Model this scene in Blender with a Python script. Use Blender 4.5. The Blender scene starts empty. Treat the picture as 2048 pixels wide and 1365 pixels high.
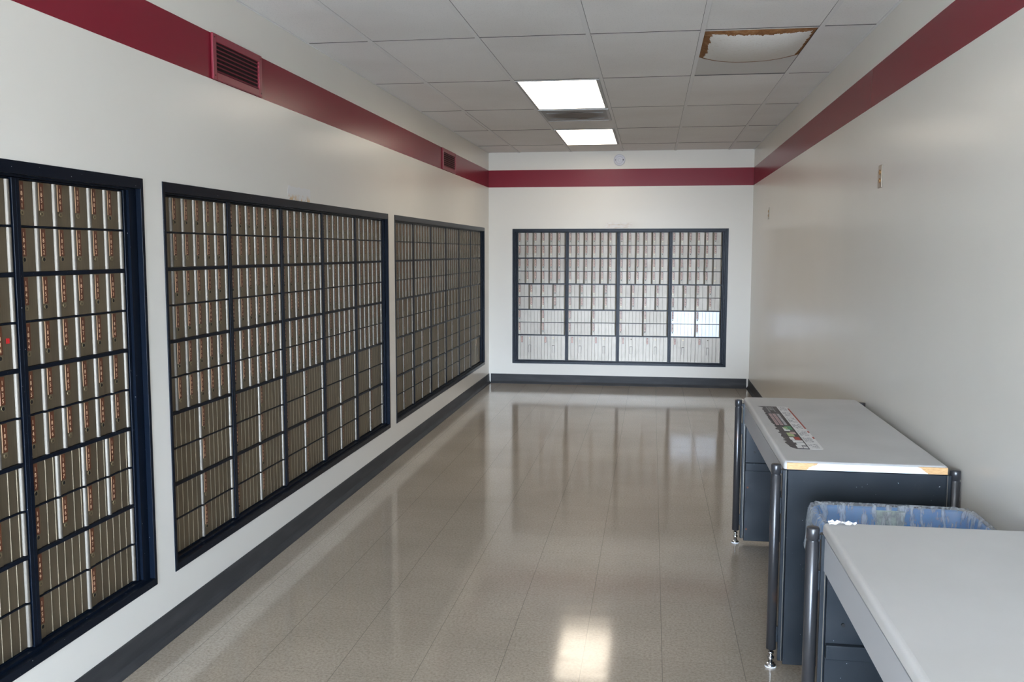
import bpy, bmesh, math, random
from mathutils import Vector, Matrix
random.seed(7)
S = bpy.context.scene
COL = S.collection

# ---------------------------------------------------------------- camera
F_PX = 1839.84
cam_d = bpy.data.cameras.new('camera'); cam = bpy.data.objects.new('camera', cam_d); COL.objects.link(cam)
cam_d.sensor_width = 36.0; cam_d.sensor_fit = 'HORIZONTAL'; cam_d.lens = F_PX / 2048 * 36.0
cam_d.clip_start = 0.05; cam_d.clip_end = 200
yaw, pit, roll = 0.1506, 0.0969, 0.0012
fwd = Vector((-math.sin(yaw) * math.cos(pit), math.cos(yaw) * math.cos(pit), -math.sin(pit)))
rgt = Vector((math.cos(yaw), math.sin(yaw), 0)); up = rgt.cross(fwd)
r2 = math.cos(roll) * rgt + math.sin(roll) * up; u2 = -math.sin(roll) * rgt + math.cos(roll) * up
m = Matrix((r2, u2, -fwd)).transposed().to_4x4(); m.translation = Vector((0, 0, 1.5755))
cam.matrix_world = m
S.camera = cam

# ---------------------------------------------------------------- room sizes
XL, XR, D, HC = -1.9255, 1.1226, 10.8374, 2.73
YF = -7.0                       # street side with the shop windows, behind the camera
BAND0, BAND1 = 2.3293, 2.529

# ---------------------------------------------------------------- world, daylight, exposure
S.view_settings.view_transform = 'Standard'; S.view_settings.look = 'None'
S.view_settings.gamma = 1.0; S.view_settings.use_curve_mapping = False
S.view_settings.exposure = 0.7
SKY_STRENGTH = 46.0
LAMP_STRENGTH = 4.4
w = bpy.data.worlds.new('sky'); S.world = w; w.use_nodes = True
nt = w.node_tree; nt.nodes.clear()
wo = nt.nodes.new('ShaderNodeOutputWorld'); bg = nt.nodes.new('ShaderNodeBackground')
tc = nt.nodes.new('ShaderNodeTexCoord'); sp = nt.nodes.new('ShaderNodeSeparateXYZ'); rp = nt.nodes.new('ShaderNodeValToRGB')
mp = nt.nodes.new('ShaderNodeMapRange'); mp.inputs[1].default_value = -1; mp.inputs[2].default_value = 1
nt.links.new(tc.outputs['Generated'], sp.inputs[0]); nt.links.new(sp.outputs['Z'], mp.inputs[0])
nt.links.new(mp.outputs[0], rp.inputs[0]); nt.links.new(rp.outputs[0], bg.inputs[0]); nt.links.new(bg.outputs[0], wo.inputs[0])
e = rp.color_ramp.elements
e[0].position = 0.0; e[0].color = (.62, .65, .69, 1)
e[1].position = 1.0; e[1].color = (.30, .42, .62, 1)
a = e.new(.35); a.color = (.80, .86, .94, 1)
a = e.new(.475); a.color = (.36, .40, .45, 1)
a = e.new(.498); a.color = (.38, .43, .50, 1)
a = e.new(.505); a.color = (.62, .76, .94, 1)
a = e.new(.54); a.color = (1.22, 1.47, 1.83, 1)
a = e.new(.565); a.color = (1.22, 1.47, 1.83, 1)
a = e.new(.62); a.color = (.36, .45, .58, 1)
bg.inputs[1].default_value = SKY_STRENGTH
def portal(name, loc, rot, sx, sz):
    l = bpy.data.lights.new(name, 'AREA'); l.shape = 'RECTANGLE'; l.size = sx; l.size_y = sz
    l.cycles.is_portal = True
    o = bpy.data.objects.new(name, l); COL.objects.link(o); o.location = loc; o.rotation_euler = rot
    return o
# window openings behind the camera: street front, and an added side opening to brighten the left wall
FW = (XL + .06, XR - .06, .06, 2.55)       # x0,x1,z0,z1 in the front wall
SW = (-4.3, -2.2, .80, 2.10)                # y0,y1,z0,z1 in the right wall
portal('daylight_front', ((FW[0] + FW[1]) / 2, YF - .02, (FW[2] + FW[3]) / 2), (math.radians(90), 0, 0), FW[1] - FW[0], FW[3] - FW[2])
portal('added_daylight_side', (XR + .13, (SW[0] + SW[1]) / 2, (SW[2] + SW[3]) / 2), (math.radians(90), 0, math.radians(90)), SW[1] - SW[0], SW[3] - SW[2])

# ---------------------------------------------------------------- materials
def mat(name, color=(.5, .5, .5), rough=.5, metal=0., spec=.5, coat=0., coat_rough=.1, alpha=1., emis=None, es=0.):
    m = bpy.data.materials.new(name); m.use_nodes = True
    b = m.node_tree.nodes['Principled BSDF']
    b.inputs['Base Color'].default_value = (*color, 1); b.inputs['Roughness'].default_value = rough
    b.inputs['Metallic'].default_value = metal; b.inputs['Specular IOR Level'].default_value = spec
    b.inputs['Coat Weight'].default_value = coat; b.inputs['Coat Roughness'].default_value = coat_rough
    b.inputs['Alpha'].default_value = alpha
    if emis: b.inputs['Emission Color'].default_value = (*emis, 1); b.inputs['Emission Strength'].default_value = es
    return m
class NT:
    def __init__(s, m): s.t = m.node_tree; s.n = s.t.nodes; s.b = s.n['Principled BSDF']
    def new(s, ty, **kw):
        n = s.n.new(ty)
        for k, v in kw.items(): setattr(n, k, v)
        return n
    def link(s, a, b): s.t.links.new(a, b)
    def pos(s, scale=(1, 1, 1)):
        g = s.new('ShaderNodeNewGeometry'); mp = s.new('ShaderNodeMapping'); mp.inputs['Scale'].default_value = scale
        s.link(g.outputs['Position'], mp.inputs[0]); return mp.outputs[0]
    def obj(s, scale=(1, 1, 1)):
        g = s.new('ShaderNodeTexCoord'); mp = s.new('ShaderNodeMapping'); mp.inputs['Scale'].default_value = scale
        s.link(g.outputs['Object'], mp.inputs[0]); return mp.outputs[0]
    def noise(s, vec, scale=5., detail=2., rough=.5):
        n = s.new('ShaderNodeTexNoise'); n.inputs['Scale'].default_value = scale; n.inputs['Detail'].default_value = detail
        n.inputs['Roughness'].default_value = rough; s.link(vec, n.inputs['Vector']); return n.outputs[0]
    def ramp(s, fac, stops):
        r = s.new('ShaderNodeValToRGB'); s.link(fac, r.inputs[0]); el = r.color_ramp.elements
        el[0].position, el[0].color = stops[0][0], (*stops[0][1], 1); el[1].position, el[1].color = stops[-1][0], (*stops[-1][1], 1)
        for p, c in stops[1:-1]: q = el.new(p); q.color = (*c, 1)
        return r.outputs[0]
    def mix(s, fac, a, b, mode='MIX'):
        x = s.new('ShaderNodeMix', data_type='RGBA', blend_type=mode)
        for sock, v in ((x.inputs[0], fac), (x.inputs[6], a), (x.inputs[7], b)):
            if hasattr(v, 'is_linked'): s.link(v, sock)
            elif isinstance(v, tuple): sock.default_value = (*v, 1)
            else: sock.default_value = v
        return x.outputs[2]
    def math(s, op, a, b=None, c=None):
        x = s.new('ShaderNodeMath', operation=op)
        for i, v in enumerate((a, b, c)):
            if v is None: continue
            if hasattr(v, 'is_linked'): s.link(v, x.inputs[i])
            else: x.inputs[i].default_value = v
        return x.outputs[0]
    def bump(s, h, strength=.2, dist=.01, coat=False):
        b = s.new('ShaderNodeBump'); b.inputs['Strength'].default_value = strength; b.inputs['Distance'].default_value = dist
        s.link(h, b.inputs['Height']); s.link(b.outputs[0], s.b.inputs['Normal'])
        if coat: s.link(b.outputs[0], s.b.inputs['Coat Normal'])
        return b
    def rng(s, v, a, b, c, d):
        x = s.new('ShaderNodeMapRange'); s.link(v, x.inputs[0])
        for i, q in enumerate((a, b, c, d)): x.inputs[i + 1].default_value = q
        return x.outputs[0]

# painted wall with the burgundy band
M_WALL = mat('wall_paint', (.66, .65, .61), .25, spec=.14)
k = NT(M_WALL)
g = k.new('ShaderNodeNewGeometry'); sx = k.new('ShaderNodeSeparateXYZ'); k.link(g.outputs['Position'], sx.inputs[0])
wob = k.math('MULTIPLY', k.math('SUBTRACT', k.noise(k.pos(), 9, 1), .5), .0012)
zz = k.math('ADD', sx.outputs['Z'], wob)
inb = k.math('MULTIPLY', k.math('GREATER_THAN', zz, BAND0), k.math('LESS_THAN', zz, BAND1))
cream = k.mix(k.rng(k.noise(k.pos(), .8, 3), .3, .7, 0, 1), (.745, .725, .668), (.71, .69, .635))
scuff = k.rng(k.noise(k.pos((1, 1, 3)), 26, 3, .7), .73, .78, 0, .25)
low = k.rng(sx.outputs['Z'], .1, .5, 1, 0)
cream = k.mix(k.math('MULTIPLY', scuff, low), cream, (.25, .24, .23))
k.link(k.mix(inb, cream, (.21, .014, .028)), k.b.inputs['Base Color'])

M_FLOOR = mat('vinyl_tile', (.4, .37, .33), .5, spec=.2, coat=1.0, coat_rough=.1)
M_FLOOR.node_tree.nodes['Principled BSDF'].inputs['Coat IOR'].default_value = 1.6
k = NT(M_FLOOR)
P = k.pos()
sx = k.new('ShaderNodeSeparateXYZ'); k.link(P, sx.inputs[0])
TF = .3048
def seam(sock, off):
    f = k.math('FRACT', k.math('DIVIDE', k.math('SUBTRACT', sock, off), TF))
    return k.math('LESS_THAN', k.math('MINIMUM', f, k.math('SUBTRACT', 1.0, f)), .0038)
sA = seam(sx.outputs['X'], .0617); sB = seam(sx.outputs['Y'], .12)
wn = k.new('ShaderNodeTexWhiteNoise', noise_dimensions='2D')
cx = k.new('ShaderNodeCombineXYZ')
k.link(k.math('FLOOR', k.math('DIVIDE', k.math('SUBTRACT', sx.outputs['X'], .0617), TF)), cx.inputs[0])
k.link(k.math('FLOOR', k.math('DIVIDE', k.math('SUBTRACT', sx.outputs['Y'], .12), TF)), cx.inputs[1]); k.link(cx.outputs[0], wn.inputs[0])
speck = k.ramp(k.noise(P, 95, 4, .75), [(.3, (.27, .225, .175)), (.5, (.43, .375, .305)), (.72, (.56, .49, .41))])
blot = k.ramp(k.noise(P, 1.3, 5, .6), [(.3, (.84, .83, .81)), (.7, (1.08, 1.07, 1.06))])
c = k.mix(1.0, speck, blot, 'MULTIPLY')
c = k.mix(k.math('MULTIPLY', wn.outputs[0], .12), c, (.30, .25, .20))
dirt = k.rng(k.noise(P, 33, 2, .6), .74, .79, 0, .6)
c = k.mix(dirt, c, (.07, .06, .05))
c = k.mix(k.math('MULTIPLY', k.math('MAXIMUM', sA, k.math('MULTIPLY', sB, .45)), .7), c, (.09, .08, .07))
k.link(c, k.b.inputs['Base Color'])
k.link(k.rng(k.noise(k.pos((1.2, 5, 1)), 2.2, 5, .65), .3, .7, .075, .13), k.b.inputs['Coat Roughness'])
k.bump(k.noise(k.pos((1, 2, 1)), 5, 2, .5), .03, .0020, coat=True)

M_TILE = mat('ceiling_tile_face', (.55, .55, .55), .9, spec=.2)
k = NT(M_TILE)
P = k.pos(); sx = k.new('ShaderNodeSeparateXYZ'); k.link(P, sx.inputs[0])
wn = k.new('ShaderNodeTexWhiteNoise', noise_dimensions='2D'); cx = k.new('ShaderNodeCombineXYZ')
k.link(k.math('FLOOR', k.math('DIVIDE', k.math('SUBTRACT', sx.outputs['X'], .244), .6014)), cx.inputs[0])
k.link(k.math('FLOOR', k.math('DIVIDE', k.math('SUBTRACT', sx.outputs['Y'], 10.14), 1.269)), cx.inputs[1]); k.link(cx.outputs[0], wn.inputs[0])
c = k.mix(wn.outputs[0], (.78, .78, .775), (.83, .825, .815))
c = k.mix(k.rng(k.noise(P, 150, 2, .6), .60, .68, 0, .28), c, (.30, .30, .30))
c = k.mix(k.rng(k.noise(P, 1.1, 3), .45, .75, 0, .25), c, (.50, .47, .43))
k.link(c, k.b.inputs['Base Color']); k.bump(k.noise(P, 120, 2), .3, .002)
M_TBAR = mat('tbar_white', (.76, .76, .76), .8, spec=.1)
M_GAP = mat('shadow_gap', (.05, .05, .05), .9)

M_BASE = mat('cove_vinyl', (.045, .047, .050), .38, spec=.08)
k = NT(M_BASE); k.link(k.mix(k.rng(k.noise(k.pos((1, 1, 6)), 4, 4), .45, .7, 0, .5), (.042, .044, .047), (.075, .075, .077)), k.b.inputs['Base Color'])

M_FRAME = mat('black_enamel', (.0035, .0065, .0130), .30, spec=.10)
k = NT(M_FRAME); k.link(k.mix(k.rng(k.noise(k.pos(), 120, 1), .79, .81, 0, 1), (.0035, .0065, .0130), (.35, .36, .38)), k.b.inputs['Base Color'])

def door_metal(name, ca, cb, rough):
    m = mat(name, ca, rough, metal=.9)
    k = NT(m); oi = k.new('ShaderNodeObjectInfo')
    c = k.mix(k.math('MULTIPLY', oi.outputs['Random'], .8), ca, cb)
    st = k.noise(k.obj((1, 1, .02)), 260, 2, .6)
    c = k.mix(k.rng(st, .35, .65, 0, .35), c, tuple(x * .75 for x in ca))
    smear = k.rng(k.noise(k.pos((3, 3, 1)), 7, 4, .6), .5, .75, 0, .5)
    c = k.mix(smear, c, tuple(x * .72 for x in cb))
    k.link(c, k.b.inputs['Base Color'])
    return m
M_DOOR = door_metal('brushed_door', (.27, .23, .165), (.23, .195, .14), .42)
M_DOORB = door_metal('aluminium_door', (.265, .240, .205), (.215, .19, .16), .50)
M_DOORS = door_metal('clean_silver_door', (.38, .385, .39), (.35, .355, .36), .45)
M_HINGE = mat('satin_hinge', (.17, .155, .132), .50, metal=.75)
M_HINGEB = mat('satin_hinge_grey', (.20, .175, .14), .50, metal=.75)
M_PLATE = mat('brown_tag', (.105, .032, .014), .38)
M_GOLD = mat('gold_digit', (.90, .62, .40), .45)
M_LOCK = mat('lock_brass', (.33, .28, .18), .35, metal=.9)
M_HOLE = mat('dark_hole', (.004, .004, .004), .6)
M_RED = mat('red_sticker', (.55, .01, .015), .4)
M_PALE = mat('pale_sticker', (.75, .74, .72), .5)

M_GRILLE = mat('burgundy_enamel', (.235, .022, .040), .38)
M_GRILLEDARK = mat('grille_dark', (.010, .004, .004), .8)
M_LAMP = mat('lamp_diffuser', (.9, .9, .88), .5, emis=(1, .87, .70), es=LAMP_STRENGTH)
M_LFRAME = mat('lamp_frame', (.35, .36, .37), .4, metal=.3)
M_VENT = mat('vent_grey', (.23, .235, .24), .45, metal=.3)
M_VENT.use_nodes = True
k = NT(M_VENT)
g = k.new('ShaderNodeTexCoord'); mpn = k.new('ShaderNodeMapping'); mpn.inputs['Scale'].default_value = (3.9, 4.2, 1); k.link(g.outputs['Object'], mpn.inputs[0])
gr = k.new('ShaderNodeTexGradient', gradient_type='SPHERICAL'); k.link(mpn.outputs[0], gr.inputs[0])
k.link(k.mix(k.rng(k.math('MULTIPLY', gr.outputs[1], k.noise(k.obj((1, 6, 1)), 9, 4)), .0, .16, 0, 1), (.24, .245, .25), (.050, .032, .016)), k.b.inputs['Base Color'])
M_WHITEP = mat('white_plastic', (.62, .63, .68), .35)
M_STEEL = mat('outlet_steel', (.36, .33, .28), .32, metal=1.)
M_BRASS = mat('socket_brass', (.45, .25, .10), .4, metal=.8)

M_APRON = mat('apron_laminate', (.40, .415, .44), .45, spec=.4)
M_LAM = mat('grey_laminate', (.56, .56, .55), .42, spec=.45)
k = NT(M_LAM); k.link(k.mix(k.rng(k.noise(k.pos(), 3, 4), .4, .7, 0, .5), (.54, .54, .535), (.49, .49, .48)), k.b.inputs['Base Color'])
k.link(k.rng(k.noise(k.pos(), 5, 4), .3, .7, .34, .48), k.b.inputs['Roughness'])
M_EDGE = mat('worn_edge_band', (.8, .8, .8), .45)
k = NT(M_EDGE); sx = k.new('ShaderNodeSeparateXYZ'); k.link(k.pos(), sx.inputs[0])
n1 = k.math('MULTIPLY', k.math('SUBTRACT', k.noise(k.pos(), 22, 3), .5), .12)
slant = k.math('MULTIPLY', k.math('SUBTRACT', sx.outputs['Z'], .786), 2.4)
xx = k.math('SUBTRACT', k.math('ADD', sx.outputs['X'], n1), slant)
wood = k.math('MAXIMUM', k.math('LESS_THAN', xx, .60), k.math('GREATER_THAN', k.math('ADD', sx.outputs['X'], k.math('ADD', n1, slant)), .99))
wc = k.ramp(k.noise(k.pos((6, 6, 60)), 14, 3), [(.3, (.50, .28, .11)), (.7, (.72, .46, .22))])
k.link(k.mix(wood, (.72, .78, .84), wc), k.b.inputs['Base Color'])
M_DESK = mat('charcoal_steel', (.050, .062, .075), .36, spec=.35)
k = NT(M_DESK)
sc = k.rng(k.noise(k.pos((1, 1, 14)), 9, 5, .7), .68, .8, 0, .22)
c = k.mix(sc, (.017, .023, .030), (.11, .12, .13))
c = k.mix(k.rng(k.noise(k.pos(), 170, 1), .805, .815, 0, 1), c, (.6, .62, .65))
k.link(c, k.b.inputs['Base Color']); k.link(k.rng(k.noise(k.pos(), 8, 4), .3, .7, .28, .45), k.b.inputs['Roughness'])
M_POST = mat('painted_post', (.035, .036, .040), .30, metal=.25, spec=.6)
k = NT(M_POST); k.link(k.mix(k.rng(k.noise(k.pos((1, 1, .3)), 30, 4), .62, .78, 0, .8), (.035, .036, .040), (.10, .055, .035)), k.b.inputs['Base Color'])
M_CHROME = mat('chrome', (.75, .76, .78), .15, metal=1.)
M_PAD = mat('white_pad', (.75, .76, .78), .4)
M_RUST = mat('rusty_bolt', (.13, .045, .025), .7)

M_BLUE = mat('blue_bin_plastic', (.010, .20, .56), .35)
M_LINER = bpy.data.materials.new('clear_liner'); M_LINER.use_nodes = True
k = NT(M_LINER); k.b.inputs['Base Color'].default_value = (.80, .88, .96, 1); k.b.inputs['Roughness'].default_value = .22
wr = k.noise(k.obj((1, 1, .22)), 42, 4, .6)
k.link(k.ramp(wr, [(.25, (.20, .20, .20)), (.50, (.28, .28, .28)), (.60, (.60, .60, .60)), (.68, (.35, .35, .35)), (.8, (.7, .7, .7))]), k.b.inputs['Alpha'])
k.bump(wr, .6, .01)
M_BINPATCH = mat('pale_bin_patch', (.42, .50, .46), .5)
k = NT(M_BINPATCH); k.link(k.ramp(k.noise(k.obj(), 40, 4), [(.4, (.50, .60, .56)), (.65, (.22, .27, .27))]), k.b.inputs['Base Color'])
M_SCRAP = mat('white_scrap', (.85, .85, .86), .7)
M_PRINT_DARK = mat('print_charcoal', (.040, .040, .052), .4)
k = NT(M_PRINT_DARK); k.link(k.mix(k.rng(k.noise(k.obj(), 30, 3), .5, .65, 0, .7), (.035, .035, .045), (.12, .11, .12)), k.b.inputs['Base Color'])
M_PRINT_WHITE = mat('print_white', (.74, .74, .73), .45)
M_PRINT_GREY = mat('print_grey', (.22, .22, .23), .4)
M_PRINT_RED = mat('print_red', (.42, .045, .03), .4)
M_PRINT_GREEN = mat('print_green', (.06, .28, .13), .4)
M_PRINT_LIME = mat('print_lime', (.36, .45, .20), .4)
M_PRINT_PINK = mat('print_pink', (.52, .36, .36), .4)
M_RESID = mat('adhesive_residue', (.70, .70, .68), .5, alpha=1)
k = NT(M_RESID)
n = k.noise(k.obj((1, 1, 1)), 30, 4, .7)
sx = k.new('ShaderNodeSeparateXYZ'); g = k.new('ShaderNodeTexCoord'); k.link(g.outputs['Object'], sx.inputs[0])
lowm = k.rng(sx.outputs['Z'], .0, .035, 1, .0)
k.link(k.mix(k.math('MULTIPLY', k.rng(n, .46, .56, 0, 1), lowm), (.66, .66, .655), (.55, .33, .10)), k.b.inputs['Base Color'])
M_RESID2 = mat('paper_residue', (.74, .72, .68), .5)
k = NT(M_RESID2); k.link(k.mix(k.rng(k.noise(k.obj((1, 1, 4)), 14, 3), .45, .7, 0, 1), (.74, .73, .71), (.62, .55, .47)), k.b.inputs['Base Color'])
M_WINFRAME = mat('window_frame', (.25, .26, .27), .4, metal=.6)

# ---------------------------------------------------------------- mesh helpers
class MB:
    """collects shapes with material slots into one mesh"""
    def __init__(s): s.v = []; s.f = []; s.mi = []; s.mats = []; s.sm = []
    def slot(s, m):
        if m not in s.mats: s.mats.append(m)
        return s.mats.index(m)
    def add(s, vs, fs, m, smooth=False):
        o = len(s.v); s.v += [tuple(v) for v in vs]; i = s.slot(m)
        for f in fs: s.f.append([o + q for q in f]); s.mi.append(i); s.sm.append(smooth)
    def box(s, a, b, m):
        x0, y0, z0 = a; x1, y1, z1 = b
        s.add([(x0, y0, z0), (x1, y0, z0), (x1, y1, z0), (x0, y1, z0), (x0, y0, z1), (x1, y0, z1), (x1, y1, z1), (x0, y1, z1)],
              [(0, 3, 2, 1), (4, 5, 6, 7), (0, 1, 5, 4), (1, 2, 6, 5), (2, 3, 7, 6), (3, 0, 4, 7)], m)
    def bbox(s, a, b, m, bev=.002):
        """box with chamfered edges"""
        bm = bmesh.new(); bmesh.ops.create_cube(bm, size=1)
        for v in bm.verts:
            v.co = Vector([a[i] + (v.co[i] + .5) * (b[i] - a[i]) for i in range(3)])
        bmesh.ops.bevel(bm, geom=bm.edges[:], offset=bev, segments=2, profile=.5, affect='EDGES')
        s.frombm(bm, m)
    def frombm(s, bm, m, smooth=False):
        bm.verts.ensure_lookup_table(); bm.verts.index_update()
        s.add([v.co[:] for v in bm.verts], [[v.index for v in f.verts] for f in bm.faces], m, smooth); bm.free()
    def cyl(s, c, r, h, m, axis='z', n=24, r2=None, smooth=True):
        r2 = r if r2 is None else r2
        vs = []
        for t, rr in ((0, r), (h, r2)):
            for i in range(n):
                a = 2 * math.pi * i / n; p = (rr * math.cos(a), rr * math.sin(a), t)
                if axis == 'y': p = (p[0], p[2], p[1])
                if axis == 'x': p = (p[2], p[0], p[1])
                vs.append((c[0] + p[0], c[1] + p[1], c[2] + p[2]))
        s.add(vs, [(i, (i + 1) % n, n + (i + 1) % n, n + i) for i in range(n)], m, smooth)
        s.add(vs, [tuple(range(n))[::-1], tuple(range(n, 2 * n))], m, False)
    def lathe(s, prof, c, m, axis='z', n=32, smooth=True):
        vs = []
        for r, t in prof:
            for i in range(n):
                a = 2 * math.pi * i / n; p = (r * math.cos(a), r * math.sin(a), t)
                if axis == 'y': p = (p[0], p[2], p[1])
                vs.append((c[0] + p[0], c[1] + p[1], c[2] + p[2]))
        fs = [(j * n + i, j * n + (i + 1) % n, (j + 1) * n + (i + 1) % n, (j + 1) * n + i) for j in range(len(prof) - 1) for i in range(n)]
        fs.append(tuple(range(n))[::-1]); fs.append(tuple(range((len(prof) - 1) * n, len(prof) * n)))
        s.add(vs, fs, m, smooth)
    def extr(s, prof, z0, z1, m, smooth=False):
        """open profile in (x,y), extruded in z, closed by end caps"""
        n = len(prof)
        vs = [(x, y, z0) for x, y in prof] + [(x, y, z1) for x, y in prof]
        fs = [(i, (i + 1) % n, n + (i + 1) % n, n + i) for i in range(n)]
        s.add(vs, fs, m, smooth); s.add(vs, [tuple(range(n))[::-1], tuple(range(n, 2 * n))], m)
    def mesh(s, name):
        me = bpy.data.meshes.new(name); me.from_pydata(s.v, [], s.f)
        for m in s.mats: me.materials.append(m)
        me.polygons.foreach_set('material_index', s.mi); me.polygons.foreach_set('use_smooth', s.sm)
        me.update()
        bm = bmesh.new(); bm.from_mesh(me); bmesh.ops.recalc_face_normals(bm, faces=bm.faces[:]); bm.to_mesh(me); bm.free()
        return me
    def build(s, name, parent=None, loc=(0, 0, 0), label=None):
        return put(name, s.mesh(name), parent, loc, label)
def put(name, me, parent=None, loc=(0, 0, 0), label=None):
    o = bpy.data.objects.new(name, me); COL.objects.link(o); o.location = loc
    if parent: o.parent = parent
    if label: o['label'] = label
    return o
def tag(o, label, cat, group=None):
    o['label'] = label; o['category'] = cat
    if group: o['group'] = group
    return o
def thing(name, label, cat, loc=(0, 0, 0), rz=0., group=None):
    o = bpy.data.objects.new(name, None); COL.objects.link(o); o.location = loc; o.rotation_euler = (0, 0, rz)
    o.empty_display_size = .1
    return tag(o, label, cat, group)
def struct(o): o['kind'] = 'structure'; return o

# ---------------------------------------------------------------- digits (upright figures, stacked down a tag)
DIG = []
for ch in '0123456789':
    cu = bpy.data.curves.new('digit', 'FONT'); cu.body = ch; cu.size = 1; cu.resolution_u = 2; cu.align_x = 'CENTER'
    to = bpy.data.objects.new('digit', cu); COL.objects.link(to)
    bpy.context.view_layer.update()
    me = bpy.data.meshes.new_from_object(to.evaluated_get(bpy.context.evaluated_depsgraph_get()))
    DIG.append(([v.co[:] for v in me.vertices], [tuple(p.vertices) for p in me.polygons]))
    bpy.data.objects.remove(to); bpy.data.meshes.remove(me)

# ---------------------------------------------------------------- openings for the box banks
# banks: (name key, u0, u1 of the outer frame, z0, z1)
ZS0, ZS1 = .2577, 1.8508
BANKS_L = {'near': (1.99, 3.2937), 'mid': (3.4367, 6.5994), 'far': (6.7701, 10.5477)}
BK = (-1.640, .860, .2445, 1.8430)
FLW = .018            # face width of the frame on the sides
REC = .043            # how deep the doors sit behind the wall face

def wall_mesh(uaxis, plane, out, u0, u1, z0, z1, holes, thick, m):
    """wall in a vertical plane with rectangular holes; out = +1/-1 direction of the room"""
    us = sorted({u0, u1, *[h[0] for h in holes], *[h[1] for h in holes]})
    zs = sorted({z0, z1, *[h[2] for h in holes], *[h[3] for h in holes]})
    b = MB()
    for i in range(len(us) - 1):
        for j in range(len(zs) - 1):
            cu, cz = (us[i] + us[i + 1]) / 2, (zs[j] + zs[j + 1]) / 2
            if any(h[0] < cu < h[1] and h[2] < cz < h[3] for h in holes): continue
            p0, p1 = sorted((plane, plane - out * thick))
            if uaxis == 'y': b.box((p0, us[i], zs[j]), (p1, us[i + 1], zs[j + 1]), m)
            else: b.box((us[i], p0, zs[j]), (us[i + 1], p1, zs[j + 1]), m)
    return b
holesL = [(a + .008, c - .008, ZS0 + .008, ZS1 - .008) for a, c in BANKS_L.values()]
struct(wall_mesh('y', XL, 1, YF, D, 0, HC + .06, holesL, .14, M_WALL).build('wall_left'))
struct(wall_mesh('x', D, -1, XL - .14, XR + .14, 0, HC + .06, [(BK[0] + .008, BK[1] - .008, BK[2] + .008, BK[3] - .008)], .14, M_WALL).build('wall_back'))
struct(wall_mesh('y', XR, -1, YF, D, 0, HC + .06, [SW], .12, M_WALL).build('wall_right'))
struct(wall_mesh('x', YF, 1, XL - .14, XR + .12, 0, HC + .06, [FW], .12, M_WALL).build('wall_front'))
# window frames of the street front and of the added side opening
b = MB()
x0, x1, z0, z1 = FW
for i in range(4):
    xc = x0 + .03 + (x1 - x0 - .06) * i / 3; b.box((xc - .03, YF - .09, z0 + .05), (xc + .03, YF - .03, z1 - .05), M_WINFRAME)
b.box((x0, YF - .09, z0), (x1, YF - .03, z0 + .05), M_WINFRAME); b.box((x0, YF - .09, z1 - .05), (x1, YF - .03, z1), M_WINFRAME)
struct(b.build('window_1'))
b = MB()
y0, y1, z0, z1 = SW
for i in range(4):
    yc = y0 + .03 + (y1 - y0 - .06) * i / 3; b.box((XR + .03, yc - .03, z0 + .05), (XR + .09, yc + .03, z1 - .05), M_WINFRAME)
b.box((XR + .03, y0, z0), (XR + .09, y1, z0 + .05), M_WINFRAME); b.box((XR + .03, y0, z1 - .05), (XR + .09, y1, z1), M_WINFRAME)
struct(b.build('added_window_2'))
b = MB(); b.box((XL - .14, YF - .12, -.1), (XR + .14, D + .14, 0), M_FLOOR); struct(b.build('floor'))

# ---------------------------------------------------------------- ceiling: tiles in a T bar grid
GX = [.244 + .6014 * i for i in range(-3, 2)]
GY = [10.14 - 1.269 * i for i in range(0, 14)]
STX = (.244, .8454); STY = (10.14 - 4 * 1.269, 10.14 - 3 * 1.269)
b = MB(); TH = .004; TW = .024
xs = [XL] + GX + [XR]; ys = sorted([YF] + GY + [D]); ys = [y for y in ys if YF <= y <= D]
for i in range(len(xs) - 1):
    for j in range(len(ys) - 1):
        if abs(xs[i] - STX[0]) < .01 and abs(ys[j] - STY[0]) < .01: continue
        g = .0135
        tz = HC + TH + random.uniform(-.0005, .001)
        b.box((xs[i] + (g if i else 0), ys[j] + g, tz), (xs[i + 1] - (g if i < len(xs) - 2 else 0), ys[j + 1] - g, tz + .012), M_TILE)
for x in GX: b.box((x - TW / 2, YF, HC), (x + TW / 2, D, HC + .004), M_TBAR)
for y in GY:
    if y > YF:
        for i in range(len(xs) - 1):
            xa, xb = xs[i] + (TW / 2 + .0006 if i else 0), xs[i + 1] - (TW / 2 + .0006 if i < len(xs) - 2 else 0)
            b.box((xa, y - TW / 2, HC + .0022), (xb, y + TW / 2, HC + .0060), M_TBAR)
            b.box((xa, y - TW / 2 - .005, HC + .0021), (xb, y - TW / 2 - .0001, HC + .0060), M_GAP)  # solid dark strip painted in as the shadow line before each cross bar
b.box((XL, YF, HC + .022), (XR, D, HC + .1), M_GAP)
b.box((GX[0] - .0165, 7.75, HC + .0015), (GX[0] - .0125, 8.85, HC + .0045), M_RUST)
# wall angle
b.box((XL, YF, HC), (XL + .012, D, HC + .003), M_TBAR); b.box((XR - .012, YF, HC), (XR, D, HC + .003), M_TBAR)
struct(b.build('ceiling'))

# water stained tile, sagging into the room
M_STAIN = mat('stained_tile_face', (.6, .6, .6), .85, spec=.2)
CXs = (STX[0] + STX[1]) / 2; SY0 = STY[0]; RX = .335; RY = .80
k = NT(M_STAIN)
sx = k.new('ShaderNodeSeparateXYZ'); k.link(k.obj(), sx.inputs[0])       # object origin = near edge centre
nz = k.math('SUBTRACT', k.noise(k.obj(), 26, 4, .65), .5)
nz2 = k.math('SUBTRACT', k.noise(k.obj((3, .4, 1)), 14, 3, .6), .5)
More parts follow.
